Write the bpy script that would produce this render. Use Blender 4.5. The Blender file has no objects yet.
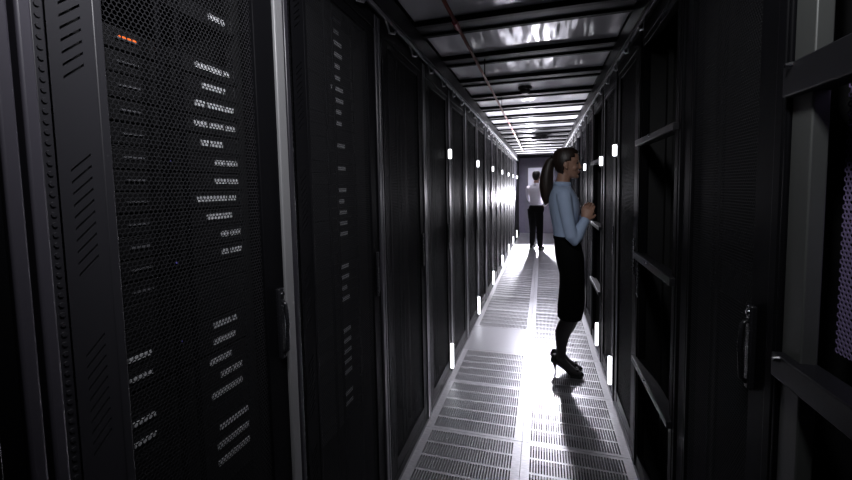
import bpy, bmesh, math, random
from mathutils import Vector, Matrix

random.seed(7)
SC = bpy.context.scene
COL = SC.collection
XL, XR = -0.705, 0.472          # front planes of the two rack rows
CEIL = 2.42
YEND = 12.55

# ------------------------------------------------------------------ materials
def mat(name, col, rough=.5, metal=0., spec=.5, emit=None, estr=0., coat=0.):
    m = bpy.data.materials.new(name); m.use_nodes = True
    b = m.node_tree.nodes['Principled BSDF']
    b.inputs['Base Color'].default_value = (*col, 1)
    b.inputs['Roughness'].default_value = rough
    b.inputs['Metallic'].default_value = metal
    b.inputs['Specular IOR Level'].default_value = spec
    b.inputs['Coat Weight'].default_value = coat
    if emit:
        b.inputs['Emission Color'].default_value = (*emit, 1)
        b.inputs['Emission Strength'].default_value = estr
    return m

def noisy(m, scale, stretch=(1, 1, 1), bump=0., dist=.01, rough=None, colvar=None):
    """procedural variation of bump, gloss and colour in object space"""
    nt = m.node_tree; b = nt.nodes['Principled BSDF']
    tc = nt.nodes.new('ShaderNodeTexCoord'); mp = nt.nodes.new('ShaderNodeMapping')
    mp.inputs['Scale'].default_value = stretch
    nz = nt.nodes.new('ShaderNodeTexNoise'); nz.inputs['Scale'].default_value = scale
    nz.inputs['Detail'].default_value = 3
    nt.links.new(tc.outputs['Object'], mp.inputs['Vector'])
    nt.links.new(mp.outputs['Vector'], nz.inputs['Vector'])
    if bump:
        bp = nt.nodes.new('ShaderNodeBump'); bp.inputs['Strength'].default_value = bump
        bp.inputs['Distance'].default_value = dist
        nt.links.new(nz.outputs['Fac'], bp.inputs['Height'])
        nt.links.new(bp.outputs['Normal'], b.inputs['Normal'])
    if rough:
        mr = nt.nodes.new('ShaderNodeMapRange')
        mr.inputs['To Min'].default_value, mr.inputs['To Max'].default_value = rough
        nt.links.new(nz.outputs['Fac'], mr.inputs['Value'])
        nt.links.new(mr.outputs['Result'], b.inputs['Roughness'])
    if colvar:
        cr = nt.nodes.new('ShaderNodeValToRGB')
        cr.color_ramp.elements[0].position = .3; cr.color_ramp.elements[1].position = .7
        cr.color_ramp.elements[0].color = (*colvar[0], 1); cr.color_ramp.elements[1].color = (*colvar[1], 1)
        nt.links.new(nz.outputs['Fac'], cr.inputs['Fac'])
        nt.links.new(cr.outputs['Color'], b.inputs['Base Color'])
    return m

M = {}
M['paint'] = noisy(mat('black_powder_coat', (.010, .011, .012), .34), 900, bump=.04, dist=.0005, rough=(.30, .40))
M['inside'] = noisy(mat('black_interior_paint', (.004, .004, .0045), .6), 40, rough=(.5, .7))
M['post'] = noisy(mat('dark_grey_post_paint', (.022, .021, .026), .34, spec=.5), 700, bump=.03, dist=.0005, rough=(.30, .42))
M['frame'] = noisy(mat('charcoal_frame_paint', (.005, .005, .006), .5, spec=.035), 700, bump=.03, dist=.0005, rough=(.46, .56))
M['stile'] = noisy(mat('grey_stile_paint', (.024, .0235, .028), .42), 700, bump=.03, dist=.0005, rough=(.38, .48))
M['midpost'] = noisy(mat('mid_grey_post_paint', (.062, .058, .073), .4), 700, bump=.03, dist=.0005, rough=(.36, .46))
M['palepost'] = noisy(mat('pale_grey_post_paint', (.20, .20, .205), .38), 700, bump=.03, dist=.0005, rough=(.34, .44))
M['mesh'] = noisy(mat('perforated_steel', (.021, .021, .023), .55, spec=.03), 500, rough=(.46, .56))
M['barepost'] = noisy(mat('grey_galvanised_post', (.07, .073, .07), .40), 60, (1, 1, .2), rough=(.34, .5))
M['bar'] = noisy(mat('dark_crossbar_paint', (.012, .012, .014), .45, spec=.25), 300, rough=(.35, .48))
M['handle'] = noisy(mat('black_plastic_handle', (.012, .012, .014), .25), 200, rough=(.2, .32))
M['chrome'] = noisy(mat('chrome', (.75, .75, .78), .15, 1.), 80, rough=(.1, .22))
M['server'] = noisy(mat('server_case_black', (.008, .008, .009), .42), 120, rough=(.38, .5))
M['grille'] = noisy(mat('violet_lit_grille', (.50, .40, .72), .35, .6), 120, rough=(.3, .45))  # violet cast of light on the bezel, put into the base colour
M['floor'] = noisy(mat('brushed_floor_steel', (.62, .62, .64), .34, .7), 30, (1, 6, 1), bump=.05, dist=.001, rough=(.28, .42),
                   colvar=((.40, .40, .42), (.58, .58, .60)))
M['floorsolid'] = noisy(mat('smooth_floor_steel', (.36, .36, .38), .36, .75), 14, (1, 3, 1), bump=.04, dist=.001, rough=(.30, .42))
M['plenum'] = noisy(mat('plenum_concrete', (.010, .010, .011), .9), 6, rough=(.8, .95))
M['ceilpanel'] = noisy(mat('glossy_ceiling_panel', (.74, .74, .77), .12, .15), 2.2, (1.6, .35, 1), bump=.42, dist=.06, rough=(.08, .18))
M['beam'] = noisy(mat('dark_ceiling_beam', (.009, .009, .010), .5, spec=.25), 200, rough=(.44, .56))
M['lip'] = noisy(mat('black_beam_lip', (.006, .006, .007), .5, spec=.1), 200, rough=(.42, .58))
M['alu'] = noisy(mat('aluminium_rail', (.16, .16, .17), .4, .6), 60, rough=(.3, .5))
M['wall'] = noisy(mat('grey_wall_paint', (.16, .15, .20), .7), 12, rough=(.6, .8), colvar=((.145, .137, .185), (.17, .16, .21)))
M['door'] = noisy(mat('door_paint', (.15, .145, .18), .5), 12, rough=(.4, .6))
M['pipe'] = noisy(mat('red_brown_pipe', (.34, .115, .095), .4), 50, rough=(.3, .5))
M['red'] = noisy(mat('red_pipe_coupling', (.40, .02, .03), .35), 50, rough=(.3, .45))
M['detector'] = noisy(mat('black_detector_plastic', (.02, .02, .022), .45), 80, rough=(.4, .55))
M['lamp'] = mat('white_lamp_lens', (.9, .9, .9), .4, emit=(.93, .94, 1.), estr=3.2)
M['pane'] = mat('lit_door_window', (.5, .5, .55), .2, emit=(.60, .58, .74), estr=.42)
M['ledblue'] = mat('blue_led', (.1, .1, .3), .4, emit=(.25, .2, 1.), estr=.14)
M['ledorange'] = mat('orange_led', (.4, .1, .02), .4, emit=(1., .16, .03), estr=1.0)
M['skin'] = noisy(mat('skin', (.42, .235, .165), .5), 60, colvar=((.39, .215, .15), (.45, .255, .18)))
M['skinman'] = noisy(mat('skin_man', (.36, .20, .15), .5), 60, colvar=((.33, .18, .13), (.38, .22, .16)))
M['hair'] = noisy(mat('dark_brown_hair', (.022, .013, .010), .45), 90, (1, 1, .12), bump=.5, dist=.004, colvar=((.014, .009, .007), (.034, .020, .015)))
M['hairman'] = noisy(mat('black_hair', (.014, .011, .010), .5), 90, bump=.5, dist=.004)
M['blouse'] = noisy(mat('light_blue_cotton', (.45, .56, .77), .8), 9, (1, 1, .6), bump=.5, dist=.03, colvar=((.43, .53, .74), (.47, .59, .80)))
M['shirt'] = noisy(mat('white_cotton', (.72, .70, .76), .8), 9, bump=.4, dist=.03)
M['black'] = noisy(mat('black_wool', (.006, .006, .0065), .95, spec=.05), 30, bump=.2, dist=.005)
M['tights'] = noisy(mat('dark_tights', (.020, .017, .019), .55), 200, rough=(.5, .6))
M['shoe'] = noisy(mat('black_patent_leather', (.008, .008, .009), .25), 30, rough=(.2, .3))
M['eye'] = noisy(mat('eye', (.05, .04, .035), .2), 30, rough=(.15, .25))
M['lips'] = noisy(mat('lips', (.33, .10, .09), .4), 40, rough=(.35, .45))
M['cable'] = noisy(mat('pale_cable', (.30, .30, .31), .5), 30, rough=(.4, .6))

# vent strip: bright punched metal, cells cut by dark crosses
def strip_mat():
    m = mat('punched_vent_metal', (.85, .86, .88), .45, .1)
    nt = m.node_tree; b = nt.nodes['Principled BSDF']
    tc = nt.nodes.new('ShaderNodeTexCoord'); mp = nt.nodes.new('ShaderNodeMapping')
    mp.inputs['Scale'].default_value = (170, 170, 170)
    mp.inputs['Rotation'].default_value = (0, math.radians(45), 0)
    ck = nt.nodes.new('ShaderNodeTexVoronoi'); ck.inputs['Scale'].default_value = 1.; ck.inputs['Randomness'].default_value = 0.
    cr = nt.nodes.new('ShaderNodeValToRGB')
    cr.color_ramp.elements[0].position = .22; cr.color_ramp.elements[1].position = .34
    cr.color_ramp.elements[0].color = (.03, .03, .03, 1); cr.color_ramp.elements[1].color = (.86, .87, .9, 1)
    nt.links.new(tc.outputs['Object'], mp.inputs['Vector']); nt.links.new(mp.outputs['Vector'], ck.inputs['Vector'])
    nt.links.new(ck.outputs['Distance'], cr.inputs['Fac']); nt.links.new(cr.outputs['Color'], b.inputs['Base Color'])
    return m
M['strip'] = strip_mat()

# ------------------------------------------------------------------ mesh tools
class MB:
    def __init__(s): s.v = []; s.f = []
    def box(s, x0, x1, y0, y1, z0, z1):
        n = len(s.v)
        s.v += [(x, y, z) for z in (z0, z1) for y in (y0, y1) for x in (x0, x1)]
        s.f += [tuple(n+i for i in q) for q in ((0,2,3,1),(4,5,7,6),(0,1,5,4),(2,6,7,3),(0,4,6,2),(1,3,7,5))]
        return s
    def prism(s, poly, z0, z1, ax='z'):
        """polygon (a,b) swept along an axis"""
        n = len(s.v); k = len(poly)
        for z in (z0, z1):
            for a, b in poly:
                s.v.append({'z': (a, b, z), 'y': (a, z, b), 'x': (z, a, b)}[ax])
        s.f.append(tuple(n+i for i in range(k))[::-1]); s.f.append(tuple(n+k+i for i in range(k)))
        for i in range(k): s.f.append((n+i, n+(i+1) % k, n+k+(i+1) % k, n+k+i))
        return s
    def rings(s, rs, cap=True):
        n = len(s.v); k = len(rs[0])
        for r in rs: s.v += [tuple(p) for p in r]
        for j in range(len(rs)-1):
            for i in range(k):
                a = n+j*k+i; b = n+j*k+(i+1) % k
                s.f.append((a, b, b+k, a+k))
        if cap:
            s.f.append(tuple(n+i for i in range(k))[::-1]); s.f.append(tuple(n+(len(rs)-1)*k+i for i in range(k)))
        return s
    def tube(s, pts, rad, n=12, flat=None):
        """tapering tube through pts; rad = number or list of r or (ra, rb)"""
        pts = [Vector(p) for p in pts]; rs = []
        prev = None
        for i, p in enumerate(pts):
            t = (pts[min(i+1, len(pts)-1)] - pts[max(i-1, 0)]).normalized()
            if prev is None:
                ref = Vector(flat) if flat else (Vector((0, 1, 0)) if abs(t.y) < .9 else Vector((1, 0, 0)))
            else: ref = prev
            a = (ref - t*ref.dot(t)).normalized(); b = t.cross(a); prev = a
            r = rad[i] if isinstance(rad, (list, tuple)) else rad
            ra, rb = r if isinstance(r, (list, tuple)) else (r, r)
            rs.append([p + a*ra*math.cos(2*math.pi*k/n) + b*rb*math.sin(2*math.pi*k/n) for k in range(n)])
        return s.rings(rs)
    def ell(s, rows, n=24, yc=0., p=2.0):
        """horizontal rings: rows of (z, xback, xfront, halfwidth[, ycentre])"""
        rs = []
        for row in rows:
            z, xb, xf, hw = row[:4]; y0 = row[4] if len(row) > 4 else yc
            cx, rx = (xb+xf)/2, (xf-xb)/2; r = []
            for k in range(n):
                a = 2*math.pi*k/n; c, q = math.cos(a), math.sin(a)
                r.append((cx+rx*math.copysign(abs(c)**(2/p), c), y0+hw*math.copysign(abs(q)**(2/p), q), z))
            rs.append(r)
        return s.rings(rs)
    def ball(s, c, r, n=14, m=9):
        rx, ry, rz = r if isinstance(r, (list, tuple)) else (r, r, r)
        return s.rings([[(c[0]+rx*math.sin(t)*math.cos(2*math.pi*k/n), c[1]+ry*math.sin(t)*math.sin(2*math.pi*k/n), c[2]-rz*math.cos(t))
                         for k in range(n)] for t in [max(.06, min(math.pi-.06, math.pi*j/(m-1))) for j in range(m)]])
    def mesh(s, name, m, bevel=0., seg=2, smooth=False):
        me = bpy.data.meshes.new(name); me.from_pydata([tuple(v) for v in s.v], [], s.f)
        bm = bmesh.new(); bm.from_mesh(me); bmesh.ops.recalc_face_normals(bm, faces=bm.faces[:])
        if bevel:
            es = [e for e in bm.edges if len(e.link_faces) == 2 and e.calc_face_angle(0) > .6]
            r = bmesh.ops.bevel(bm, geom=es, offset=bevel, segments=seg, affect='EDGES', profile=.5, clamp_overlap=True)
            for f in r['faces']: f.smooth = True
        if smooth:
            for f in bm.faces: f.smooth = True
        bm.to_mesh(me); bm.free(); me.materials.append(m)
        return me
    def build(s, name, m, parent=None, **kw):
        return link(name, s.mesh(name, m, **kw), parent)

def link(name, me, parent=None):
    o = bpy.data.objects.new(name, me); COL.objects.link(o)
    if parent: o.parent = parent
    return o

def tag(o, label=None, cat=None, group=None, kind=None):
    if label: o['label'] = label
    if cat: o['category'] = cat
    if group: o['group'] = group
    if kind: o['kind'] = kind
    return o

def empty(name, loc=(0, 0, 0), rz=0., **kw):
    o = bpy.data.objects.new(name, None); COL.objects.link(o)
    o.location = loc; o.rotation_euler = (0, 0, rz); o.empty_display_size = .1
    return tag(o, **kw)

KIDS = {}
def copy_tree(o, parent=None):
    c = o.copy(); COL.objects.link(c)
    if parent: c.parent = parent
    for ch in [x for x in o.children]: copy_tree(ch, c)
    return c

def remesh(mb, name, m, voxel, smooth=4, parent=None):
    """fuse overlapping closed pieces into one continuous surface"""
    me = mb.mesh(name+'_raw', m); o = bpy.data.objects.new(name, me); COL.objects.link(o)
    r = o.modifiers.new('r', 'REMESH'); r.mode = 'VOXEL'; r.voxel_size = voxel; r.use_smooth_shade = True
    s_ = o.modifiers.new('s', 'SMOOTH'); s_.factor = .5; s_.iterations = smooth
    dg = bpy.context.evaluated_depsgraph_get(); dg.update()
    me2 = bpy.data.meshes.new_from_object(o.evaluated_get(dg)); me2.name = name
    o.modifiers.clear(); o.data = me2
    if not me2.materials: me2.materials.append(m)
    for p in me2.polygons: p.use_smooth = True
    bpy.data.meshes.remove(me)
    if parent: o.parent = parent
    return o

# ------------------------------------------------------------------ perforated sheet (real hexagonal holes)
def perforated(x0, x1, z0, z1, y, pitch=.009, hole=.0043, t=.0012):
    v = []; f = []; key = {}
    R = pitch/math.sqrt(3)
    def vid(x, z):
        k = (round(x*2e5), round(z*2e5))
        if k not in key: key[k] = len(v); v.append((x, y, z))
        return key[k]
    rows = int((z1-z0)/(R*1.5)); cols = int((x1-x0)/pitch)
    ox = x0 + ((x1-x0)-cols*pitch)/2; oz = z0 + ((z1-z0)-rows*R*1.5)/2
    for r in range(rows):
        for c in range(cols - (r % 2)):
            cx = ox+(c+.5+(.5 if r % 2 else 0))*pitch; cz = oz+(r+.5)*R*1.5
            oi = []; ii = []
            for k in range(6):
                a = math.radians(60*k+30)
                oi.append(vid(cx+R*math.cos(a), cz+R*math.sin(a)))
                ii.append(len(v)); v.append((cx+hole*math.cos(a), y, cz+hole*math.sin(a)))
            for k in range(6): f.append((oi[k], oi[(k+1) % 6], ii[(k+1) % 6], ii[k]))
    me = bpy.data.meshes.new('perforated_panel'); me.from_pydata(v, [], f)
    bm = bmesh.new(); bm.from_mesh(me)
    ex = bmesh.ops.extrude_face_region(bm, geom=bm.faces[:])
    for e in ex['geom']:
        if isinstance(e, bmesh.types.BMVert): e.co.y += t
    bmesh.ops.recalc_face_normals(bm, faces=bm.faces[:])
    bm.to_mesh(me); bm.free(); me.materials.append(M['mesh'])
    return me

# strip with slanted slots: real openings in a vertical stile
def slotted_stile(x0, x1, z0, z1, y, groups, pitch=.0185, sw=.0145, sh=.0048, slope=.95, depth=.006):
    v = []; f = []
    W = x1-x0; xm = (x0+x1)/2
    def q(*pts):
        n = len(v); v.extend(pts); f.append(tuple(range(n, n+len(pts))))
    edge = []                 # stacked bands in z
    z = z0
    for ga, gb in groups:
        n = int((gb-ga)/pitch)
        q((x0, y, z-slope*0 if z == z0 else z-slope*W/2), (x1, y, z if z == z0 else z+slope*W/2), (x1, y, ga+slope*W/2), (x0, y, ga-slope*W/2))
        for i in range(n):
            b = ga+i*pitch
            o = [(x0, b-slope*W/2), (x1, b+slope*W/2), (x1, b+pitch+slope*W/2), (x0, b+pitch-slope*W/2)]
            c = b+pitch/2
            h = [(xm-sw, c-sh/2-slope*sw), (xm+sw, c-sh/2+slope*sw), (xm+sw, c+sh/2+slope*sw), (xm-sw, c+sh/2-slope*sw)]
            for k in range(4):
                a, d = o[k], o[(k+1) % 4]; e, g = h[(k+1) % 4], h[k]
                q((a[0], y, a[1]), (d[0], y, d[1]), (e[0], y, e[1]), (g[0], y, g[1]))
                q((g[0], y, g[1]), (e[0], y, e[1]), (e[0], y+depth, e[1]), (g[0], y+depth, g[1]))
        z = ga+n*pitch
    q((x0, y, z-slope*W/2), (x1, y, z+slope*W/2), (x1, y, z1), (x0, y, z1))
    return v, f

# ------------------------------------------------------------------ racks
RH = 2.265
_perf = {}
def perf(x0, x1, z0, z1, y):
    k = (round(x1-x0, 3), round(z1-z0, 3), round(x0, 3))
    if k not in _perf: _perf[k] = perforated(x0, x1, z0, z1, y)
    return _perf[k]

def handle(parent, x, z, k=1.):
    h = MB()
    h.box(x-.011, x+.011, -.010*k+.003*(1-k), .006, z-.10, z+.10)
    o = h.build('handle', M['handle'], parent, bevel=.005, seg=3)
    g = MB().tube([(x, -.009*k, z+.065), (x, -.020*k, z+.055), (x, -.024*k, z), (x, -.020*k, z-.075), (x, -.009*k, z-.085)], [.0045*k, .0055*k, .0055*k, .0055*k, .0045*k], 10)
    g.build('grip', M['handle'], o, smooth=True)
    MB().tube([(x, -.008*k, z+.084), (x, -.014*k, z+.084)], .0055, 14).build('lock', M['chrome'], o)
    return o

def shell(W, parent, depth=.95):
    s = MB()
    s.box(.002, .007, .046, depth, .03, RH-.012); s.box(W-.007, W-.002, .046, depth, .03, RH-.012)
    s.box(.007, W-.007, depth-.006, depth, .03, RH-.012)
    s.box(.002, W-.002, .03, depth, RH-.012, RH); s.box(.002, W-.002, .01, depth, 0., .03)
    s.build('cabinet_shell', M['inside'], parent)
    r = MB()
    for a in (.055, W-.085): r.box(a, a+.03, .105, .128, .03, RH-.012)
    r.build('mounting_rail', M['inside'], parent)

def posts(W, parent, gap=.002, pl=.02, pr=.03, mname='post', last=None):
    for j, (a, b) in enumerate( ((gap, gap+pl), (W-gap-pr, W-gap))):
        MB().box(a, b, 0., .045, .0, RH).build('corner_post', M[last if last and j else mname], parent, bevel=.004, seg=3)
    MB().box(gap+pl, W-gap-pr, .004, .045, RH-.06, RH).build('front_rail', M['frame'], parent, bevel=.003)
    MB().box(gap+pl, W-gap-pr, .006, .045, .0, .05).build('front_rail', M['frame'], parent, bevel=.003)

def mesh_rack(loc, rz, W, label, group, gap=.002, pl=.02, pr=.03, handle_x=None, slots=True, near=False, hz=1.12, stile=(.095, .075), pm='post', last=None, dm='frame', hk=.30):
    t = empty('server_rack', loc, rz, label=label, cat='server rack', group=group)
    shell(W, t); posts(W, t, gap, pl, pr, pm, last)
    a, b = gap+pl+.0015, W-gap-pr-.0015
    z0, z1 = .055, RH-.065
    sl, sr = a+stile[0], b-stile[1]
    d = MB()
    d.box(sr, b, .006, .034, z0, z1); d.box(sl, sr, .006, .030, z1-.035, z1); d.box(sl, sr, .006, .030, z0, z0+.07)
    d.box(sl+(sr-sl)*.30, sl+(sr-sl)*.30+.012, .022, .030, z0+.07, z1-.035)
    d.box(sl+(sr-sl)*.42, sl+(sr-sl)*.42+.012, .022, .030, z0+.07, z1-.035)
    if not slots: d.box(a+.017, sl-.016, .004, .034, z0, z1)
    door = d.build('door', M['frame'], t, bevel=.0025)
    MB().box(a, a+.017, .008 if slots else .012, .034, z0, z1).build('edge_strip', M[dm], door, bevel=.002)
    MB().box(sl-.016, sl, .004, .034, z0, z1).build('inner_stile', M[dm], door, bevel=.0025)
    if slots:
        v, f = slotted_stile(a+.017, sl-.016, z0, z1, .005, [(.16, .34), (.48, .68), (.78, .98), (1.075, 1.265), (1.375, 1.575), (1.685, 1.90), (1.99, 2.13)])
        s = MB(); s.v = list(v); s.f = list(f); s.build('slotted_stile', M[dm], door)
        # round knockouts down the narrow outer strip
        k = MB(); n = int((z1-z0-.04)/.0155)
        for i in range(n):
            z = z0+.02+i*.0155
            k.tube([(a+.0085, .0083, z), (a+.0085, .0058, z)], [.0042, .0036], 8)
        k.build('knockout_row', M[dm], door)
    link('perforated_panel', perf(sl, sr, z0+.07, z1-.035, .012), door)
    handle(door, handle_x if handle_x is not None else (sr+b)/2, hz, hk)
    return t

def open_rack(loc, rz, W, label, group, far_bolt=True, bars=((1.693, 1.722), (1.120, 1.152), (.570, .600)), pl=.022, pr=.03, hz=1.02, bolt_x=.27, pale=False):
    """frame door without infill: three cross bars between two stiles"""
    t = empty('server_rack', loc, rz, label=label, cat='server rack', group=group)
    shell(W, t); posts(W, t, .002, pl, pr, 'frame')
    a, b = pl+.0035, W-pr-.0035; z0, z1 = .055, RH-.065
    d = MB(); d.box(b-.022, b, .004, .034, z0, z1)
    d.box(a+.022, b-.022, .004, .034, z1-.03, z1); d.box(a+.022, b-.022, .004, .034, z0, z0+.03)
    door = d.build('door', M['frame'], t, bevel=.003)
    MB().box(a, a+(.060 if pale else .022), .006, .034, z0, z1).build('stile', M['barepost' if pale else 'frame'], door, bevel=.003)
    for (p, q) in bars:
        c = MB().box(.020 if pale else .004, W-.004, -.014 if pale else -.018, .036, p, q)
        o = c.build('crossbar', M['bar'], door, bevel=.003)
        MB().tube([(bolt_x, -.0135 if pale else -.0175, q-.006), (bolt_x, -.024, q-.006)], [.007, .004], 12).build('bolt', M['chrome'], o)
    MB().box(.24, .28, .20, .23, .03, RH-.02).build('inner_post', M['post'], t, bevel=.003)
    MB().box(W-.16, W-.13, .16, .20, .03, RH-.02).build('inner_post', M['frame'], t, bevel=.003)
    if not pale: handle(door, a+.012, hz, .45)
    return t

ORD = 'first second third fourth fifth sixth seventh eighth ninth tenth eleventh twelfth thirteenth fourteenth fifteenth sixteenth seventeenth eighteenth nineteenth twentieth twenty-first twenty-second'.split()
R90 = math.pi/2
left_b = [-.30, .365, .957, 1.62, 2.30] + [2.30+.667*i for i in range(1, 16)]
GL, GR = 'server racks along the left of the aisle', 'server racks along the right of the aisle'
lefts = []
proto = None
for i in range(len(left_b)-1):
    y, W = left_b[i], left_b[i+1]-left_b[i]
    if i == 0: lab = 'black rack cut off by the left edge of the photo'
    elif i == 1: lab = 'nearest whole left rack, slotted grey stile and mesh door over bright vent strips'
    elif i == 2: lab = 'left rack just past the pale grey post, dim vent strips behind its mesh'
    else: lab = 'black mesh-door rack, %s from the camera in the left row' % ORD[i]
    if i == 1: o = mesh_rack((XL, y, 0), R90, W, lab, GL, gap=.004, pl=.018, pr=.036, handle_x=.520, hz=1.13, hk=1., last='palepost', dm='stile', pm='midpost')
    elif i <= 3: o = mesh_rack((XL, y, 0), R90, W, lab, GL, gap=.004 if i == 0 else .002, pl=.018, pr=.019 if i == 0 else .03, dm='stile' if i == 0 else 'frame', pm='midpost' if i == 0 else 'post')
    else:
        if proto is None:
            proto = o = mesh_rack((XL, y, 0), R90, .667, lab, GL)
        else:
            o = copy_tree(proto); o.location = (XL, y, 0); o['label'] = lab
    lefts.append(o)

right_b = [-.285, .335, .950, 1.570, 2.17, 2.80] + [3.405+.61*i for i in range(0, 16)]
protoM = protoO = None
rights = []
for i in range(len(right_b)-1):
    y0, y1 = right_b[i], right_b[i+1]; W = y1-y0
    opn = i in (1, 3, 6) or (i > 7 and i % 3 == 0)
    if i == 0: lab = 'black rack cut off by the right edge of the photo, behind the open frame'
    elif i == 1: lab = 'nearest right rack, open frame with thick crossbars and pale inner post'
    elif i == 2: lab = 'dark mesh-door rack with a swing handle, beside the nearest open-frame right rack'
    elif i == 3: lab = 'open-frame rack with three thin crossbars between two dark racks on the right'
    else: lab = ('open-frame' if opn else 'black mesh-door')+' rack, %s from the camera in the right row' % ORD[i]
    loc = (XR, y1, 0)
    if opn:
        if i == 1: o = open_rack(loc, -R90, W, lab, GR, bars=((1.665, 1.728), (1.100, 1.150), (.55, .60)), pl=.012, pr=.03, bolt_x=.045, pale=True)
        elif i == 3: o = open_rack(loc, -R90, W, lab, GR)
        elif protoO is None: protoO = o = open_rack(loc, -R90, W, lab, GR)
        else: o = copy_tree(protoO); o.location = loc; o['label'] = lab
    else:
        if i < 6: o = mesh_rack(loc, -R90, W, lab, GR, pl=.022, pr=.03, slots=False, hz=1.115, pm='frame', hk=1. if i == 2 else .3, handle_x=(W-.085 if i == 2 else None))
        elif protoM is None: protoM = o = mesh_rack(loc, -R90, W, lab, GR, slots=False, pm='frame')
        else: o = copy_tree(protoM); o.location = loc; o['label'] = lab
    rights.append(o)

# ------------------------------------------------------------------ servers behind the mesh doors
U = .0445
def server(x0, x1, strips, ear=True, led=None, lines=None, h=.042):
    """unit in its own frame: origin at bottom front, x along the rack front"""
    s = empty('rack_server')
    MB().box(x0, x1, .0, .62, .0, h).build('chassis', M['server'], s, bevel=.0015)
    for a, b in strips:
        MB().box(a, b, -.003, .001, .014, .030).build('vent_strip', M['strip'], s)
    if lines:
        MB().box(lines[0], lines[1], -.004, .001, .020, .0245).build('pull_tab', M['tab'], s)
    if ear:
        for x in (x0-.012, x1-.004):
            MB().box(x, x+.016, -.006, .002, .004, h-.004).build('mounting_ear', M['server'], s, bevel=.001)
    if led: MB().box(led[1], led[1]+led[3], -.0045, .0005, led[2], led[2]+led[4]).build('status_light', M[led[0]], s)
    return s
M['tab'] = noisy(mat('brushed_tab', (.22, .22, .24), .4, .4), 60, rough=(.35, .45))

def put_server(s, rx, y, z, rz, label, group):
    s.location = (rx, y, z); s.rotation_euler = (0, 0, rz); tag(s, label, 'server', group)

# left nearest rack: world Y of strips minus the rack boundary
b1 = left_b[1]
L = lambda *w: [(a-b1, b-b1) for a, b in w]
rows = [   # z of the strip, strips, tab?, note
    (1.936, L((.790, .822), (.828, .838)), 0, 'short strip near the top of the mesh'),
    (1.806, L((.744, .820), (.828, .845)), 1, None),
    (1.760, L((.760, .818), (.825, .829)), 1, None),
    (1.714, L((.737, .764), (.772, .820), (.826, .854)), 1, None),
    (1.666, L((.731, .768), (.776, .818), (.826, .856)), 1, None),
    (1.620, L((.747, .768), (.775, .812)), 1, None),
    (1.573, L((.785, .816), (.822, .858)), 1, None),
    (1.527, L((.782, .816), (.822, .857)), 1, None),
    (1.483, L((.727, .816), (.822, .846)), 1, None),
    (1.437, L((.752, .830),), 1, None),
    (1.390, L((.792, .815), (.822, .857)), 1, None),
    (1.344, L((.792, .812), (.820, .861)), 1, None),
    (1.298, [], 1, None), (1.252, [], 0, None), (1.206, [], 0, None),
    (1.161, L((.754, .808), (.815, .828)), 2, None),
    (1.119, L((.751, .820),), 2, None),
    (1.070, L((.736, .804),), 0, None),
    (1.026, L((.767, .800), (.806, .838)), 2, None),
    (.982, L((.736, .836),), 2, None),
    (.936, [], 0, None), (.890, L((.755, .851),), 0, None), (.844, L((.745, .851),), 0, None), (.80, L((.745, .851),), 0, None), (.755, [], 0, None),
]
for k, (z, st, tb, note) in enumerate(rows):
    led = None
    if k == 1: led = ('ledorange', .572-b1, .0225, .034, .0035)
    if k in (6, 11, 15): led = ('ledblue', .655-b1, .018, .008, .003)
    ln = None
    if tb == 1: ln = (.565-b1, .606-b1)
    if tb == 2: ln = (.546-b1, .592-b1)
    s = server(.0895, .4955, [], led=led, lines=None)
    for a, b in st:
        MB().box(a, b, -.003, .001, .016, .030).build('vent_strip', M['strip'], s)
    if ln:
        MB().box(ln[0], ln[1], -.004, .001, .020, .0235 if tb == 1 else .029).build('pull_tab', M['tab'] if tb == 1 else M['strip'], s)
    n = len(st)
    desc = ('no white strip' if n == 0 else 'one white vent strip' if n == 1 else '%s white vent strips' % ('two', 'three')[n-2])
    put_server(s, XL-.096, b1, z-.022, R90, ('orange-lit' if k == 1 else 'slim')+' black server, %s, %s from top, nearest left rack' % (desc, ORD[k] if k < 22 else ('twenty-third', 'twenty-fourth', 'twenty-fifth')[k-22]), 'servers in the nearest left rack')

b2 = left_b[2]
protos2 = [server(.0895, .5735, [(a, b)], lines=None) for a, b in ((.42, .475), (.43, .495), (.405, .495))]
protos2.append(server(.0895, .5735, []))
seq = [1, 0, 1, 1, 0, 0, 2, 1, 0, 0, 3, 1, 3, 1, 3, 1, 0, 1, 1, 1, 3, 3, 1, 1, 0, 1, 3, 3, 1, 1, 1, 1, 1, 3, 1, 1, 3]
used = set()
for k, p in enumerate(seq):
    z = 2.180-k*.0455
    if z < .45: break
    s = protos2[p] if p not in used else copy_tree(protos2[p]); used.add(p)
    w = ORD[k] if k < 22 else 'lowest but ' + ('zero one two three four five six seven eight nine ten eleven twelve thirteen fourteen fifteen'.split()[len([q for q in range(len(seq)) if 2.180-q*.0455 >= .45])-1-k])
    place = ('%s from top' % w) if k < 22 else w
    place = place.replace('lowest but zero', 'lowest')
    put_server(s, XL-.096, b2, z-.022, R90, 'black server, %s, %s in rack past the pale post' % ('dim grey vent strip' if p != 3 else 'plain front', place), 'servers in the second left rack')

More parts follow.
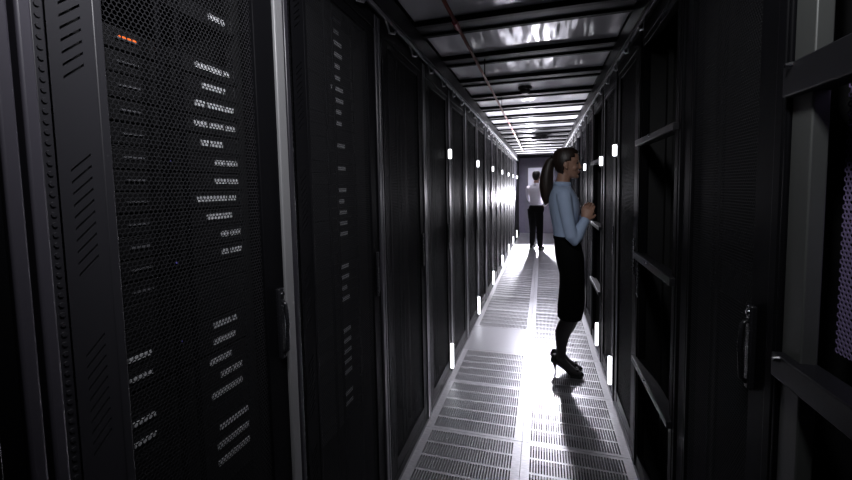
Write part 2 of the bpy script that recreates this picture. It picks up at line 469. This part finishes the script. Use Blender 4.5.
# right nearest open rack: perforated bezel with violet light put into its colour; mesh rack: two units with blue lights
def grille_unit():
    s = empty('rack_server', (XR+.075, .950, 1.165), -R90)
    tag(s, 'server with a violet-lit perforated front inside the nearest right rack', 'server', 'servers in the right racks')
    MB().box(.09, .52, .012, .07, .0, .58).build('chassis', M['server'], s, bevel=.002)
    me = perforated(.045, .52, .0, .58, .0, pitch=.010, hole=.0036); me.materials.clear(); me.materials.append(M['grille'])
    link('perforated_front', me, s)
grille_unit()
for k, (z, n) in enumerate(((1.335, 'upper'), (1.215, 'middle'), (1.17, 'lower'))):
    s = server(.0895, .53, [], led=('ledblue', .43, .02, .007, .004))
    put_server(s, XR+.085, right_b[3], z-.02, -R90, '%s black server with a tiny blue light behind the right mesh door' % n, 'servers in the right racks')

# ------------------------------------------------------------------ floor
def floor_tile(w, d, solid=False):
    m = MB()
    if solid:
        m.box(.0015, w-.0015, .0015, d-.0015, -.03, 0.)
        return m.mesh('floor_tile', M['floorsolid'], bevel=.0015, seg=1)
    mx, nb = .045, 5
    bl = (d-.03)/nb; n = int((w-2*mx)/.0145); pw = (w-2*mx)/n
    v, f = [], []
    def q(a, b, c, e):
        k = len(v); v.extend([a, b, c, e]); f.append((k, k+1, k+2, k+3))
    e = .0015
    def flat(x0, x1, y0, y1): q((x0, y0, 0), (x1, y0, 0), (x1, y1, 0), (x0, y1, 0))
    flat(e, mx, e, d-e); flat(w-mx, w-e, e, d-e); flat(mx, w-mx, e, .015); flat(mx, w-mx, d-.015, d-e)
    for j in range(nb):
        y0 = .015+j*bl; y1 = y0+bl
        for i in range(n):
            x0 = mx+i*pw; x1 = x0+pw
            a, b = x0+pw*.22, x1-pw*.22; c, g = y0+.007, y1-.007
            flat(x0, a, y0, y1); flat(b, x1, y0, y1); flat(a, b, y0, c); flat(a, b, g, y1)
            for (p, r) in (((a, c), (b, c)), ((b, c), (b, g)), ((b, g), (a, g)), ((a, g), (a, c))):
                q((p[0], p[1], 0), (r[0], r[1], 0), (r[0], r[1], -.022), (p[0], p[1], -.022))
    for (p, r) in (((e, e), (w-e, e)), ((w-e, e), (w-e, d-e)), ((w-e, d-e), (e, d-e)), ((e, d-e), (e, e))):
        q((p[0], p[1], 0), (r[0], r[1], 0), (r[0], r[1], -.03), (p[0], p[1], -.03))
    m.v, m.f = v, f
    me = bpy.data.meshes.new('floor_tile'); me.from_pydata(v, [], f); me.materials.append(M['floor'])
    return me
xc = -.113
floor = MB().box(-1.75, 1.55, -1.45, YEND+.1, -.42, -.36).build('floor', M['plenum']); tag(floor, kind='structure')
tA, tB, tS = floor_tile(xc-XL, .6), floor_tile(XR-xc, .6), floor_tile(xc-XL, .6, True)
y = 2.2-.6*6; row = -6
while y < YEND:
    for x, me in ((XL, tS if row == 2 else tA), (xc, tB)):
        o = link('floor_tile', me, floor); o.location = (x, y, 0)
    y += .6; row += 1
tr = MB().box(XL-.012, XL, -1.45, YEND, -.03, .006).build('trim_1', M['alu']); tag(tr, kind='structure')
tr = MB().box(XR, XR+.009, -1.45, YEND, -.03, .006).build('trim_2', M['alu']); tag(tr, kind='structure')

# ------------------------------------------------------------------ ceiling
ceiling = MB().box(-1.75, 1.55, -1.45, YEND+.1, CEIL+.05, CEIL+.10).build('ceiling', M['inside']); tag(ceiling, kind='structure')
pan = MB().box(XL+.02, XR-.02, .0, .585, .0, .012).mesh('ceiling_panel', M['ceilpanel'])
bm_ = MB().box(XL-.02, XR+.02, -.055, .055, .024, .05).mesh('ceiling_beam', M['beam'], bevel=.004)
lp = MB(); lp.box(XL-.01, XR+.01, -.090, -.055, .012, .05); lp.box(XL-.01, XR+.01, .055, .090, .012, .05)
lip = lp.mesh('beam_lip', M['lip'], bevel=.003)
y = 2.17-.6*6
while y < YEND+.05:
    o = link('ceiling_panel', pan, ceiling); o.location = (0, y+.0075, CEIL+.006)
    o = link('ceiling_beam', bm_); o.location = (0, y, 2.385); tag(o, kind='structure')
    l = link('beam_lip', lip, o)
    y += .6
for x0, x1, n in ((XL-.03, XL+.022, 3), (XR-.022, XR+.03, 4)):
    f = MB().box(x0, x1, -1.45, YEND, 2.30, 2.40)
    if n == 3: f.box(XL-.03, XL-.02, -1.45, YEND, RH+.001, 2.30)
    else: f.box(XR+.02, XR+.03, -1.45, YEND, RH+.001, 2.30)
    o = f.build('trim_%d' % n, M['lip'], bevel=.003); tag(o, kind='structure')
    r = MB()
    yy = -1.0
    xs = XL+.004 if n == 3 else XR-.004
    dx = .012 if n == 3 else -.012
    r.box(min(xs, xs+dx), max(xs, xs+dx), -1.45, YEND, 2.276, 2.296)
    r.build('edge_rail', M['alu'], o, bevel=.002)
    c = MB()
    while yy < YEND-.1:
        c.tube([(xs+dx*.6, yy, 2.276), (xs+dx*.9, yy+.015, 2.252), (xs+dx*.4, yy+.05, 2.236), (xs+dx*.9, yy+.10, 2.250), (xs+dx*.6, yy+.13, 2.277)], .0055, 8)
        yy += .335
    c.build('cable_loop', M['alu'], o, smooth=True)

p = MB().tube([(-.395, .55, 2.275), (-.39, 3.0, 2.275), (-.40, 6.0, 2.29), (-.42, 9.0, 2.30)], .0085, 12).build('sampling_pipe', M['pipe'], smooth=True)
pr_ = empty('air_sampling_pipe', (0, 0, 0)); tag(pr_, 'thin red-brown pipe running along the ceiling beams', 'pipe')
p.name = 'pipe_run'; p.parent = pr_
MB().tube([(-.395, 1.80, 2.275), (-.395, 1.87, 2.275)], [.014, .014], 12).build('coupling', M['red'], pr_)
for yy in (1.57, 2.77, 3.97, 5.17, 6.37, 7.57, 8.77):
    MB().box(-.397, -.391, yy-.003, yy+.003, 2.275, 2.41).build('hanger', M['lip'], pr_)

def detector(x, y, r, label):
    d = empty('smoke_detector', (x, y, CEIL+.006)); tag(d, label, 'smoke detector', 'ceiling detectors')
    MB().tube([(0, 0, 0), (0, 0, -.02), (0, 0, -.026)], [r, r, r*.9], 20).build('mounting_base', M['detector'], d, smooth=True)
    MB().tube([(0, 0, -.026), (0, 0, -.045), (0, 0, -.062)], [r*.8, r*.72, r*.4], 20).build('sensor_head', M['detector'], d, smooth=True)
detector(-.155, 3.72, .062, 'round black smoke detector on the ceiling panel, the nearer of two')
detector(-.01, 7.38, .10, 'wide dark smoke detector further down the ceiling above the woman')

# ------------------------------------------------------------------ walls and door
wb = MB().box(-1.75, 1.55, YEND, YEND+.08, -.36, CEIL+.05).build('wall_back', M['wall']); tag(wb, kind='structure')
wf = MB().box(-1.75, 1.55, -1.53, -1.45, -.36, CEIL+.05).build('wall_front', M['wall']); tag(wf, kind='structure')
w = MB().box(-1.83, -1.75, -1.53, YEND+.08, -.42, CEIL+.10).build('wall_left', M['wall']); tag(w, kind='structure')
w = MB().box(1.55, 1.63, -1.53, YEND+.08, -.42, CEIL+.10).build('wall_right', M['wall']); tag(w, kind='structure')
d = MB()
for x0, x1, z0, z1 in ((-.52, -.43, .0, 2.15), (.33, .42, .0, 2.15), (-.43, .33, 2.08, 2.15), (-.43, .33, .0, 1.04)):
    d.box(x0, x1, YEND-.045, YEND-.001, z0, z1)
door = d.build('door_1', M['door'], bevel=.004); tag(door, kind='structure')
MB().box(-.43, .33, YEND-.03, YEND-.012, 1.04, 2.08).build('door_window', M['pane'], door)
MB().tube([(-.465, YEND-.045, 1.02), (-.465, YEND-.09, 1.02), (-.35, YEND-.09, 1.02)], .010, 10).build('door_handle', M['chrome'], door, smooth=True)

# ------------------------------------------------------------------ aisle marker lamps on the rack posts
def marker(x, y, z, side, tall, label, group):
    d = empty('marker_lamp', (x, y, z)); tag(d, label, 'lamp', group)
    h = .20 if tall else .074; s = side
    hw = .012
    x0, x1 = sorted((s*.0008, s*.008))
    MB().box(x0, x1, -hw-.004, hw+.004, -h/2-.008, h/2+.008).build('housing', M['handle'], d, bevel=.003)
    x0, x1 = sorted((s*.008, s*.034))
    MB().box(x0, x1, -hw, hw, -h/2, h/2).build('lens', M['lamp'], d, bevel=.008, seg=3)
kk = 0
for i in range(5, len(left_b)-1, 2):
    y = left_b[i]-.085
    marker(XL, y, 1.760, 1, False, 'small white lamp at head height, %s along the left rack row' % ORD[kk], 'upper marker lamps')
    marker(XL, y-.03, .172, 1, True, 'tall white light strip near the floor, %s along the left rack row' % ORD[kk], 'lower marker lamps')
    kk += 1
for k, (y, zt) in enumerate(((2.822, 1.722), (3.415, 1.690), (4.63, 1.70), (5.85, 1.72), (7.07, 1.72), (8.29, 1.72))):
    y -= .115
    marker(XR, y, zt, -1, False, 'small white lamp at head height, %s along the right rack row' % ORD[k], 'upper marker lamps')
    marker(XR, y+(.08 if k == 0 else .14), .218 if k == 0 else .225, -1, True, 'tall white light strip near the floor, %s along the right rack row' % ORD[k], 'lower marker lamps')

c = MB().tube([(XR+.075, 1.69, 1.97), (XR+.055, 1.675, 1.93), (XR+.065, 1.68, 1.87), (XR+.05, 1.665, 1.82), (XR+.07, 1.68, 1.78)], .004, 8).build('cable', M['cable'], smooth=True)
tag(c, 'short pale cable hanging inside the open-frame rack on the right', 'cable')

# ------------------------------------------------------------------ people
def hand(mb, wrist, direction, palmn, side, size=.17, curl=.5):
    """palm, four bent fingers of unequal length and a thumb, as closed tubes rooted in the palm"""
    d = Vector(direction).normalized(); n = Vector(palmn); n = (n-d*n.dot(d)).normalized(); s = d.cross(n)*side
    w = Vector(wrist); pl = size*.50
    mb.tube([w-d*.02, w+d*.015, w+d*pl*.55, w+d*pl, w+d*(pl+.008)], [(.026, .019), (.030, .018), (.039, .016), (.040, .014), (.034, .009)], 12, flat=s)
    for k, (off, ln) in enumerate(((-.029, .40), (-.010, .45), (.010, .42), (.028, .33))):
        b = w+d*(pl*.86)+s*off; l = size*ln; r = .0085-.0006*k
        p1 = b+d*(l*.45)+n*(l*.08*curl); p2 = p1+(d*(1-.5*curl)+n*curl).normalized()*l*.33; p3 = p2+(d*(1-.9*curl)+n*1.3*curl).normalized()*l*.27
        mb.tube([b-d*.012, b, p1, p2, p3, p3+(p3-p2)*.15], [r, r*1.05, r, r*.95, r*.8, r*.4], 8)
    t0 = w+d*pl*.22-s*.026
    t1 = t0+(d*.6-s*.75+n*.35).normalized()*size*.20; t2 = t1+(d*.85-s*.25+n*.5).normalized()*size*.17
    mb.tube([w+d*pl*.1-s*.012, t0, t1, t2, t2+(t2-t1)*.12], [.013, .012, .010, .0085, .004], 8)

def head(mb, cx, cy, zt, k=1.):
    """skull with face towards +x; zt = crown height"""
    rows = [(-.002, -.030, .015, .02), (-.010, -.06, .05, .05), (-.035, -.085, .078, .068), (-.065, -.095, .088, .0755), (-.095, -.096, .089, .0765),
            (-.112, -.093, .083, .0745), (-.128, -.088, .083, .072), (-.150, -.075, .085, .067), (-.172, -.055, .084, .058), (-.190, -.03, .082, .050), (-.206, -.002, .081, .040),
            (-.219, .02, .076, .028), (-.226, .035, .066, .016)]
    mb.ell([(zt+a*k, cx+b*k, cx+c*k, h*k, cy) for a, b, c, h in rows], 28, p=2.15)
    # nose
    mb.rings([[(cx+x*k, cy+y_*k, zt+z*k) for x, y_, z in r] for r in (
        [(.078, -.007, -.100), (.078, .007, -.100), (.091, .003, -.100), (.091, -.003, -.100)],
        [(.076, -.011, -.125), (.076, .011, -.125), (.101, .006, -.128), (.101, -.006, -.128)],
        [(.074, -.017, -.145), (.074, .017, -.145), (.110, .009, -.146), (.110, -.009, -.146)],
        [(.074, -.015, -.153), (.074, .015, -.153), (.102, .006, -.156), (.102, -.006, -.156)])])
    # brow, chin, lips relief, ears
    mb.ball((cx+.076*k, cy, zt-.092*k), (.014*k, .05*k, .010*k)); mb.ball((cx+.073*k, cy, zt-.214*k), (.016*k, .02*k, .014*k))
    mb.ball((cx+.082*k, cy, zt-.178*k), (.010*k, .023*k, .010*k))
    for s in (-1, 1):
        mb.ball((cx-.012*k, cy+s*.079*k, zt-.122*k), (.018*k, .009*k, .031*k)); mb.ball((cx-.004*k, cy+s*.077*k, zt-.148*k), (.010*k, .008*k, .012*k))
        mb.ball((cx+.050*k, cy+s*.045*k, zt-.150*k), (.022*k, .020*k, .022*k))

def face_parts(root, cx, cy, zt, k=1.):
    for s in (-1, 1):
        MB().ball((cx+.070*k, cy+s*.034*k, zt-.113*k), (.011*k, .014*k, .0085*k), 12, 8).build('eye', M['eye'], root, smooth=True)
        MB().tube([(cx+.083*k, cy+s*.016*k, zt-.094*k), (cx+.083*k, cy+s*.036*k, zt-.089*k), (cx+.068*k, cy+s*.056*k, zt-.095*k)], [.0014*k, .0022*k, .0012*k], 8).build('eyebrow', M['hair'], root, smooth=True)
    m = MB(); m.ball((cx+.088*k, cy, zt-.173*k), (.0075*k, .021*k, .0052*k), 12, 7); m.ball((cx+.086*k, cy, zt-.183*k), (.008*k, .018*k, .006*k), 12, 7)
    m.build('mouth', M['lips'], root, smooth=True)

def hair_cap(root, cx, cy, zt, k, keep, name, m, grow=.010):
    mb = MB(); rows = [(.010, -.03, .02, .025), (.003, -.065, .055, .056), (-.02, -.093, .080, .074), (-.05, -.104, .094, .083), (-.08, -.108, .097, .0865),
                       (-.105, -.106, .095, .086), (-.13, -.100, .092, .083), (-.155, -.088, .088, .076), (-.180, -.070, .075, .066), (-.20, -.05, .06, .055)]
    rr = []; NN = 40
    rows2 = []
    for i in range(len(rows)-1):
        for j in range(3):
            t = j/3; rows2.append(tuple(a*(1-t)+b*t for a, b in zip(rows[i], rows[i+1])))
    rows2.append(rows[-1])
    v = []; f = []
    for (a, b, c, h) in rows2:
        for q in range(NN):
            t = 2*math.pi*q/NN; x = (b+c)/2+(c-b)/2*math.cos(t); y_ = h*math.sin(t)
            v.append((cx+x*k, cy+y_*k, zt+a*k))
    for i in range(len(rows2)-1):
        for q in range(NN):
            ids = (i*NN+q, i*NN+(q+1) % NN, (i+1)*NN+(q+1) % NN, (i+1)*NN+q)
            mx = sum(v[d_][0]-cx for d_ in ids)/4/k; mz = sum(v[d_][2]-zt for d_ in ids)/4/k; my = abs(sum(v[d_][1]-cy for d_ in ids)/4/k)
            if keep(mx, my, mz): f.append(ids)
    f.append(tuple(range(NN)))
    me = bpy.data.meshes.new(name); me.from_pydata(v, [], f)
    bm = bmesh.new(); bm.from_mesh(me)
    bmesh.ops.delete(bm, geom=[x for x in bm.verts if not x.link_faces], context='VERTS')
    bmesh.ops.recalc_face_normals(bm, faces=bm.faces[:])
    bmesh.ops.solidify(bm, geom=bm.faces[:], thickness=.012*k)
    for q in bm.faces: q.smooth = True
    bm.to_mesh(me); bm.free(); me.materials.append(m)
    return link(name, me, root)

def woman():
    X0, Y0 = .18, 3.13
    r = empty('person', (X0, Y0, 0))
    tag(r, 'woman with a long dark ponytail in pale blue blouse, black skirt and high heels', 'person')
    X = lambda x: x-X0
    torso = [(1.10, .088, .275, .128), (1.14, .085, .266, .122), (1.20, .075, .266, .124), (1.26, .064, .274, .131), (1.31, .055, .284, .138), (1.36, .048, .280, .146),
             (1.41, .050, .262, .152), (1.45, .062, .240, .150), (1.475, .075, .222, .130), (1.495, .09, .212, .095), (1.512, .105, .205, .062)]
    hips = [(.46, .118, .300, .128), (.54, .118, .316, .142), (.62, .125, .319, .150), (.72, .132, .318, .158), (.81, .131, .316, .166), (.87, .116, .315, .172), (.93, .103, .314, .174),
            (.98, .097, .305, .168), (1.04, .093, .290, .148), (1.10, .090, .278, .130)]
    def legs(mb, g):
        for s, dx in ((-1, 0.), (1, .030)):
            y_ = s*.052
            pts = [(.225, .92, .085), (.225, .80, .088), (.225, .66, .078), (.222+dx*.8, .52, .062), (.208+dx, .47, .060), (.182+dx*1.2, .42, .062), (.160+dx*1.1, .36, .060), (.150+dx*.7, .30, .049), (.147+dx*.4, .24, .038), (.146+dx*.2, .19, .034), (.146, .155, .035)]
            mb.rings([[(X(x)+(rr+g)*math.cos(2*math.pi*k/16), y_+(rr*.95+g)*math.sin(2*math.pi*k/16), z) for k in range(16)] for x, z, rr in pts])
            # foot raised on the heel
            mb.tube([(X(.085), y_, .150), (X(.105), y_, .140), (X(.150), y_, .120), (X(.200), y_, .075), (X(.250), y_, .042), (X(.292), y_, .030), (X(.305), y_, .028)],
                    [(.018, .014), (.028+g, .030+g), (.031+g, .036+g), (.035+g, .028+g), (.040+g, .022+g), (.030+g, .016+g), (.014, .008)], 14, flat=(0, 1, 0))
    def arms(mb, g, sleeve):
        R = [(.152, -.150, 1.440), (.155, -.172, 1.405), (.170, -.190, 1.30), (.190, -.200, 1.20), (.207, -.203, 1.125), (.222, -.196, 1.098), (.245, -.178, 1.130), (.280, -.140, 1.195), (.312, -.105, 1.248)]
        Lf = [(.152, .150, 1.440), (.157, .172, 1.405), (.175, .190, 1.30), (.200, .200, 1.20), (.220, .200, 1.125), (.236, .190, 1.105), (.258, .165, 1.140), (.290, .105, 1.205), (.318, .055, 1.255)]
        rad = [.050, .050, .045, .042, .041, .041, .042, .036, .029] if sleeve else [.043, .043, .038, .034, .033, .033, .033, .028, .022]
        for A in (R, Lf): mb.tube([(X(x), y_, z) for x, y_, z in A], [q+g for q in rad], 14)
    b = MB()
    b.ell([(z, X(a+.010), X(c-.010), h-.010) for z, a, c, h in hips[3:]], 24); b.ell([(z, X(a+.012), X(c-.012), h-.012) for z, a, c, h in torso[:-2]], 24)
    b.tube([(X(.145), 0, 1.46), (X(.155), 0, 1.53), (X(.168), 0, 1.60), (X(.175), 0, 1.64)], [(.052, .052), (.048, .050), (.047, .050), (.05, .055)], 16, flat=(0, 1, 0))
    head(b, X(.183), 0, 1.782); arms(b, 0, False); legs(b, -.003)
    hand(b, (X(.312), -.105, 1.248), (.30, .20, .90), (.15, .95, .05), 1, .150, .5)
    hand(b, (X(.318), .055, 1.255), (.26, -.15, .92), (.15, -.95, .05), -1, .150, .5)
    remesh(b, 'body', M['skin'], .0042, 2, r)
    face_parts(r, X(.183), 0, 1.782)
    bl = MB(); bl.ell([(z, X(a), X(c), h) for z, a, c, h in [(1.085, .090, .280, .134)]+torso[:-1]], 28, p=2.2); arms(bl, .004, True)
    bl.tube([(X(.148), 0, 1.475), (X(.152), 0, 1.500), (X(.154), 0, 1.515)], [(.074, .075), (.066, .066), (.063, .064)], 18, flat=(0, 1, 0))
    o = remesh(bl, 'blouse', M['blouse'], .0065, 5, r)
    cl = MB().tube([(X(.150), 0, 1.500), (X(.152), 0, 1.530)], [(.068, .070), (.060, .062)], 20, flat=(0, 1, 0)); cl.build('collar', M['blouse'], o, smooth=True)
    for z in (1.16, 1.22, 1.28, 1.34, 1.40): MB().ball((X({1.16: .268, 1.22: .270, 1.28: .281, 1.34: .284, 1.40: .268}[z]), 0, z), (.004, .006, .006), 10, 7).build('button', M['shirt'], o, smooth=True)
    sk = MB(); sk.ell([(z, X(a), X(c), h) for z, a, c, h in hips], 32, p=2.3)
    s_ = remesh(sk, 'skirt', M['black'], .0075, 4, r)
    MB().ell([(1.085, X(.088), X(.282), .135), (1.088, X(.085), X(.285), .138), (1.110, X(.084), X(.284), .136), (1.113, X(.088), X(.28), .132)], 30, p=2.2).build('waistband', M['black'], s_, smooth=True)
    tg = MB(); legs(tg, .0015); remesh(tg, 'tights', M['tights'], .006, 3, r)
    for s in (-1, 1):
        y_ = s*.052; sh = MB()
        # sole and upper of a court shoe, stiletto heel, bow
        sh.tube([(X(.070), y_, .142), (X(.085), y_, .138), (X(.125), y_, .108), (X(.170), y_, .072), (X(.210), y_, .040), (X(.255), y_, .030), (X(.295), y_, .026), (X(.314), y_, .022)],
                [(.012, .022), (.031, .038), (.036, .024), (.037, .018), (.042, .023), (.043, .026), (.030, .021), (.010, .010)], 16, flat=(0, 1, 0))
        sh.box(X(.215), X(.305), y_-.030, y_+.030, .0, .016)
        q = remesh(sh, 'shoe', M['shoe'], .005, 3, r)
        MB().tube([(X(.085), y_, .118), (X(.095), y_, .085), (X(.099), y_, .045), (X(.100), y_, .0)], [(.016, .018), (.009, .010), (.0062, .0062), (.0058, .0058)], 12).build('heel', M['shoe'], q, smooth=True)
        bw = MB(); bw.ball((X(.266), y_-.016, .062), (.013, .014, .012)); bw.ball((X(.266), y_+.016, .062), (.013, .014, .012)); bw.ball((X(.268), y_, .062), (.008, .008, .009))
        bw.build('bow', M['tights'], q, smooth=True)
    def keep(x, y_, z):
        if z > -.045: return True
        if z > -.075: return x < .055
        if z > -.10: return x < .022
        if z > -.15: return x < -.002
        return x < -.030
    h = hair_cap(r, X(.183), 0, 1.784, 1., keep, 'hair', M['hair'])
    pt = MB()
    pt.tube([(X(.11), 0, 1.715), (X(.080), 0, 1.712), (X(.060), 0, 1.690), (X(.042), .0, 1.63), (X(.032), .0, 1.56), (X(.031), .0, 1.49), (X(.032), .0, 1.42), (X(.028), 0, 1.375), (X(.024), 0, 1.35)],
            [.026, .024, (.036, .034), (.042, .044), (.044, .052), (.042, .053), (.034, .042), (.02, .024), .006], 16, flat=(0, 1, 0))
    pt.build('ponytail', M['hair'], h, smooth=True)
    MB().tube([(X(.079), 0, 1.714), (X(.070), 0, 1.711)], [.025, .025], 16).build('hair_band', M['black'], h)
woman()

def man():
    r = empty('person', (-.13, 9.25, 0), math.radians(66))
    tag(r, 'man in white shirt and black trousers standing far down the aisle', 'person')
    b = MB()
    torso = [(1.02, -.105, .115, .150), (1.10, -.11, .12, .152), (1.20, -.115, .122, .160), (1.30, -.118, .128, .175), (1.38, -.118, .130, .188), (1.45, -.105, .115, .192), (1.50, -.085, .09, .16), (1.53, -.07, .065, .10), (1.55, -.055, .05, .06)]
    def arms(mb, g):
        mb.tube([(0, -.185, 1.475), (-.02, -.215, 1.44), (-.05, -.25, 1.33), (-.09, -.285, 1.22), (-.11, -.30, 1.17), (-.075, -.285, 1.13), (-.02, -.235, 1.09), (.02, -.19, 1.06)], [g+q for q in (.058, .056, .050, .046, .046, .046, .043, .038)], 14)
        mb.tube([(0, .185, 1.475), (.02, .215, 1.44), (.06, .235, 1.32), (.10, .235, 1.20), (.13, .225, 1.16), (.19, .195, 1.20), (.26, .15, 1.26), (.30, .12, 1.30)], [g+q for q in (.058, .056, .050, .046, .046, .043, .036, .030)], 14)
    def legs(mb, g):
        for pts, y_ in (([(.0, .97, .095), (.02, .80, .088), (.03, .55, .068), (.015, .40, .062), (.0, .20, .052), (-.005, .09, .046)], -.10),
                        ([(.0, .97, .095), (.06, .80, .088), (.15, .55, .068), (.20, .40, .062), (.23, .20, .052), (.24, .09, .046)], .24)):
            mb.rings([[(x+(q+g)*math.cos(2*math.pi*k/16), y_*(.45+.55*(1-z))+(q+g)*math.sin(2*math.pi*k/16), z) for k in range(16)] for x, z, q in pts])
        mb.ell([(z, p_-g, q_+g, h_+g) for z, p_, q_, h_ in [(.90, -.125, .12, .165), (.97, -.125, .12, .172), (1.035, -.115, .120, .162)]], 24)
    b.ell([(z, a+.012, c-.012, h-.012) for z, a, c, h in torso], 24); arms(b, -.01); legs(b, -.012)
    b.tube([(-.01, 0, 1.50), (-.005, 0, 1.57), (.005, 0, 1.63)], [.064, .058, .06], 16)
    head(b, .0, 0, 1.845, 1.05)
    for s, (x, y_) in ((-1, (.0, -.095)), (1, (.235, .228))):
        b.tube([(x-.055, y_, .05), (x, y_, .06), (x+.09, y_, .035), (x+.17, y_, .025)], [(.02, .02), (.025, .03), (.025, .016), (.015, .010)], 12, flat=(0, 1, 0))
    hand(b, (.02, -.19, 1.06), (.75, .45, -.45), (.3, .9, .1), 1, .185, .45)
    hand(b, (.30, .12, 1.30), (.8, -.3, .5), (.1, -.9, .2), -1, .185, .4)
    remesh(b, 'body', M['skinman'], .008, 2, r); face_parts(r, 0, 0, 1.845, 1.05)
    t = MB(); t.ell(torso[:-1], 28, p=2.2); arms(t, .004); t.tube([(-.01, 0, 1.51), (-.006, 0, 1.575)], [.080, .070], 18)
    remesh(t, 'shirt', M['shirt'], .009, 4, r)
    t = MB(); legs(t, .014); remesh(t, 'trousers', M['black'], .010, 4, r)
    MB().ell([(1.02, -.115, .125, .166), (1.055, -.115, .125, .166)], 28, p=2.2).build('belt', M['shoe'], r, smooth=True)
    for s, (x, y_) in ((-1, (.0, -.095)), (1, (.235, .228))):
        sh = MB(); sh.tube([(x-.075, y_, .035), (x-.05, y_, .045), (x, y_, .055), (x+.09, y_, .040), (x+.17, y_, .030), (x+.20, y_, .025)], [(.02, .03), (.038, .045), (.042, .055), (.048, .040), (.038, .030), (.012, .012)], 14, flat=(0, 1, 0))
        sh.box(x-.075, x+.19, y_-.036, y_+.036, .0, .02)
        remesh(sh, 'shoe', M['shoe'], .008, 3, r)
    hair_cap(r, .0, 0, 1.849, 1.05, lambda x, y_, z: True if z > -.05 else (x < .06 if z > -.075 else (x < .0 if z > -.13 else x < -.03)), 'hair', M['hairman'])
man()

# ------------------------------------------------------------------ light
def lamp(kind, name, loc, energy, col, **kw):
    l = bpy.data.lights.new(name, kind); l.energy = energy; l.color = col
    for k, v in kw.items(): setattr(l, k, v)
    o = bpy.data.objects.new(name, l); COL.objects.link(o); o.location = loc
    return o
COOL = (.92, .90, 1.)
o = lamp('SPOT', 'aisle_floor_light', (.05, 5.5, 1.42), 185, COOL, shadow_soft_size=.07, spot_size=math.radians(72), spot_blend=.5)
o.rotation_euler = (math.radians(50), 0, math.radians(180))
o = lamp('SPOT', 'aisle_ceiling_light', (.05, 5.5, 1.46), 165, COOL, shadow_soft_size=.07, spot_size=math.radians(122), spot_blend=.5)
o.rotation_euler = (math.radians(180), 0, 0)
o = lamp('SPOT', 'far_work_light', (-.24, 10.9, 1.22), 1700, COOL, shadow_soft_size=.08, spot_size=math.radians(172), spot_blend=.3)
o.rotation_euler = (math.radians(115), 0, math.radians(180))
def aim(o, t):
    o.rotation_euler = (Vector(t)-o.location).to_track_quat('-Z', 'Y').to_euler()
lamp('POINT', 'aisle_work_light', (.05, 5.5, 1.44), 14, COOL, shadow_soft_size=.06)
aim(lamp('SPOT', 'near_ceiling_light', (-.14, .36, 2.37), 84, (.95, .95, 1.), shadow_soft_size=.12, spot_size=math.radians(98), spot_blend=1.), (-.72, .80, 1.95))
aim(lamp('SPOT', 'woman_fill_spot', (-.22, .95, 2.34), 36, (.95, .96, 1.), shadow_soft_size=.08, spot_size=math.radians(38), spot_blend=.8), (.12, 3.13, 1.45))  # added fill to brighten the woman, not a fitting of the aisle
aim(lamp('SPOT', 'right_rack_fill', (.10, .45, 2.34), 26, (.95, .96, 1.), shadow_soft_size=.08, spot_size=math.radians(90), spot_blend=1.), (.50, 1.0, 1.75))  # added fill to lift the right racks and the violet bezel

w = bpy.data.worlds.new('World'); SC.world = w; w.use_nodes = True
w.node_tree.nodes['Background'].inputs['Color'].default_value = (.25, .25, .35, 1)
w.node_tree.nodes['Background'].inputs['Strength'].default_value = .0

# ------------------------------------------------------------------ camera (solved from the vanishing points, tile grid and posts)
F, YAW, PITCH, ROLL, DX, DY = 380.555, .2770, .0667, -.0182, 8.21, -26.54
fw = Vector((-math.sin(YAW)*math.cos(PITCH), math.cos(YAW)*math.cos(PITCH), -math.sin(PITCH)))
rt = Vector((math.cos(YAW), math.sin(YAW), 0)); up = rt.cross(fw)
r2 = rt*math.cos(ROLL)+up*math.sin(ROLL); u2 = up*math.cos(ROLL)-rt*math.sin(ROLL)
cam = bpy.data.cameras.new('camera'); co = bpy.data.objects.new('camera', cam); COL.objects.link(co)
co.matrix_world = Matrix(((r2.x, u2.x, -fw.x, 0), (r2.y, u2.y, -fw.y, 0), (r2.z, u2.z, -fw.z, 1.5), (0, 0, 0, 1)))
cam.sensor_width = 36; cam.lens = F/852*36; cam.shift_x = -DX/852; cam.shift_y = DY/852
cam.clip_start = .02; cam.clip_end = 60
SC.camera = co
vs = SC.view_settings
SC.display_settings.display_device = 'sRGB'
vs.view_transform = 'Standard'; vs.look = 'None'; vs.exposure = 0.; vs.gamma = 1.; vs.use_curve_mapping = False
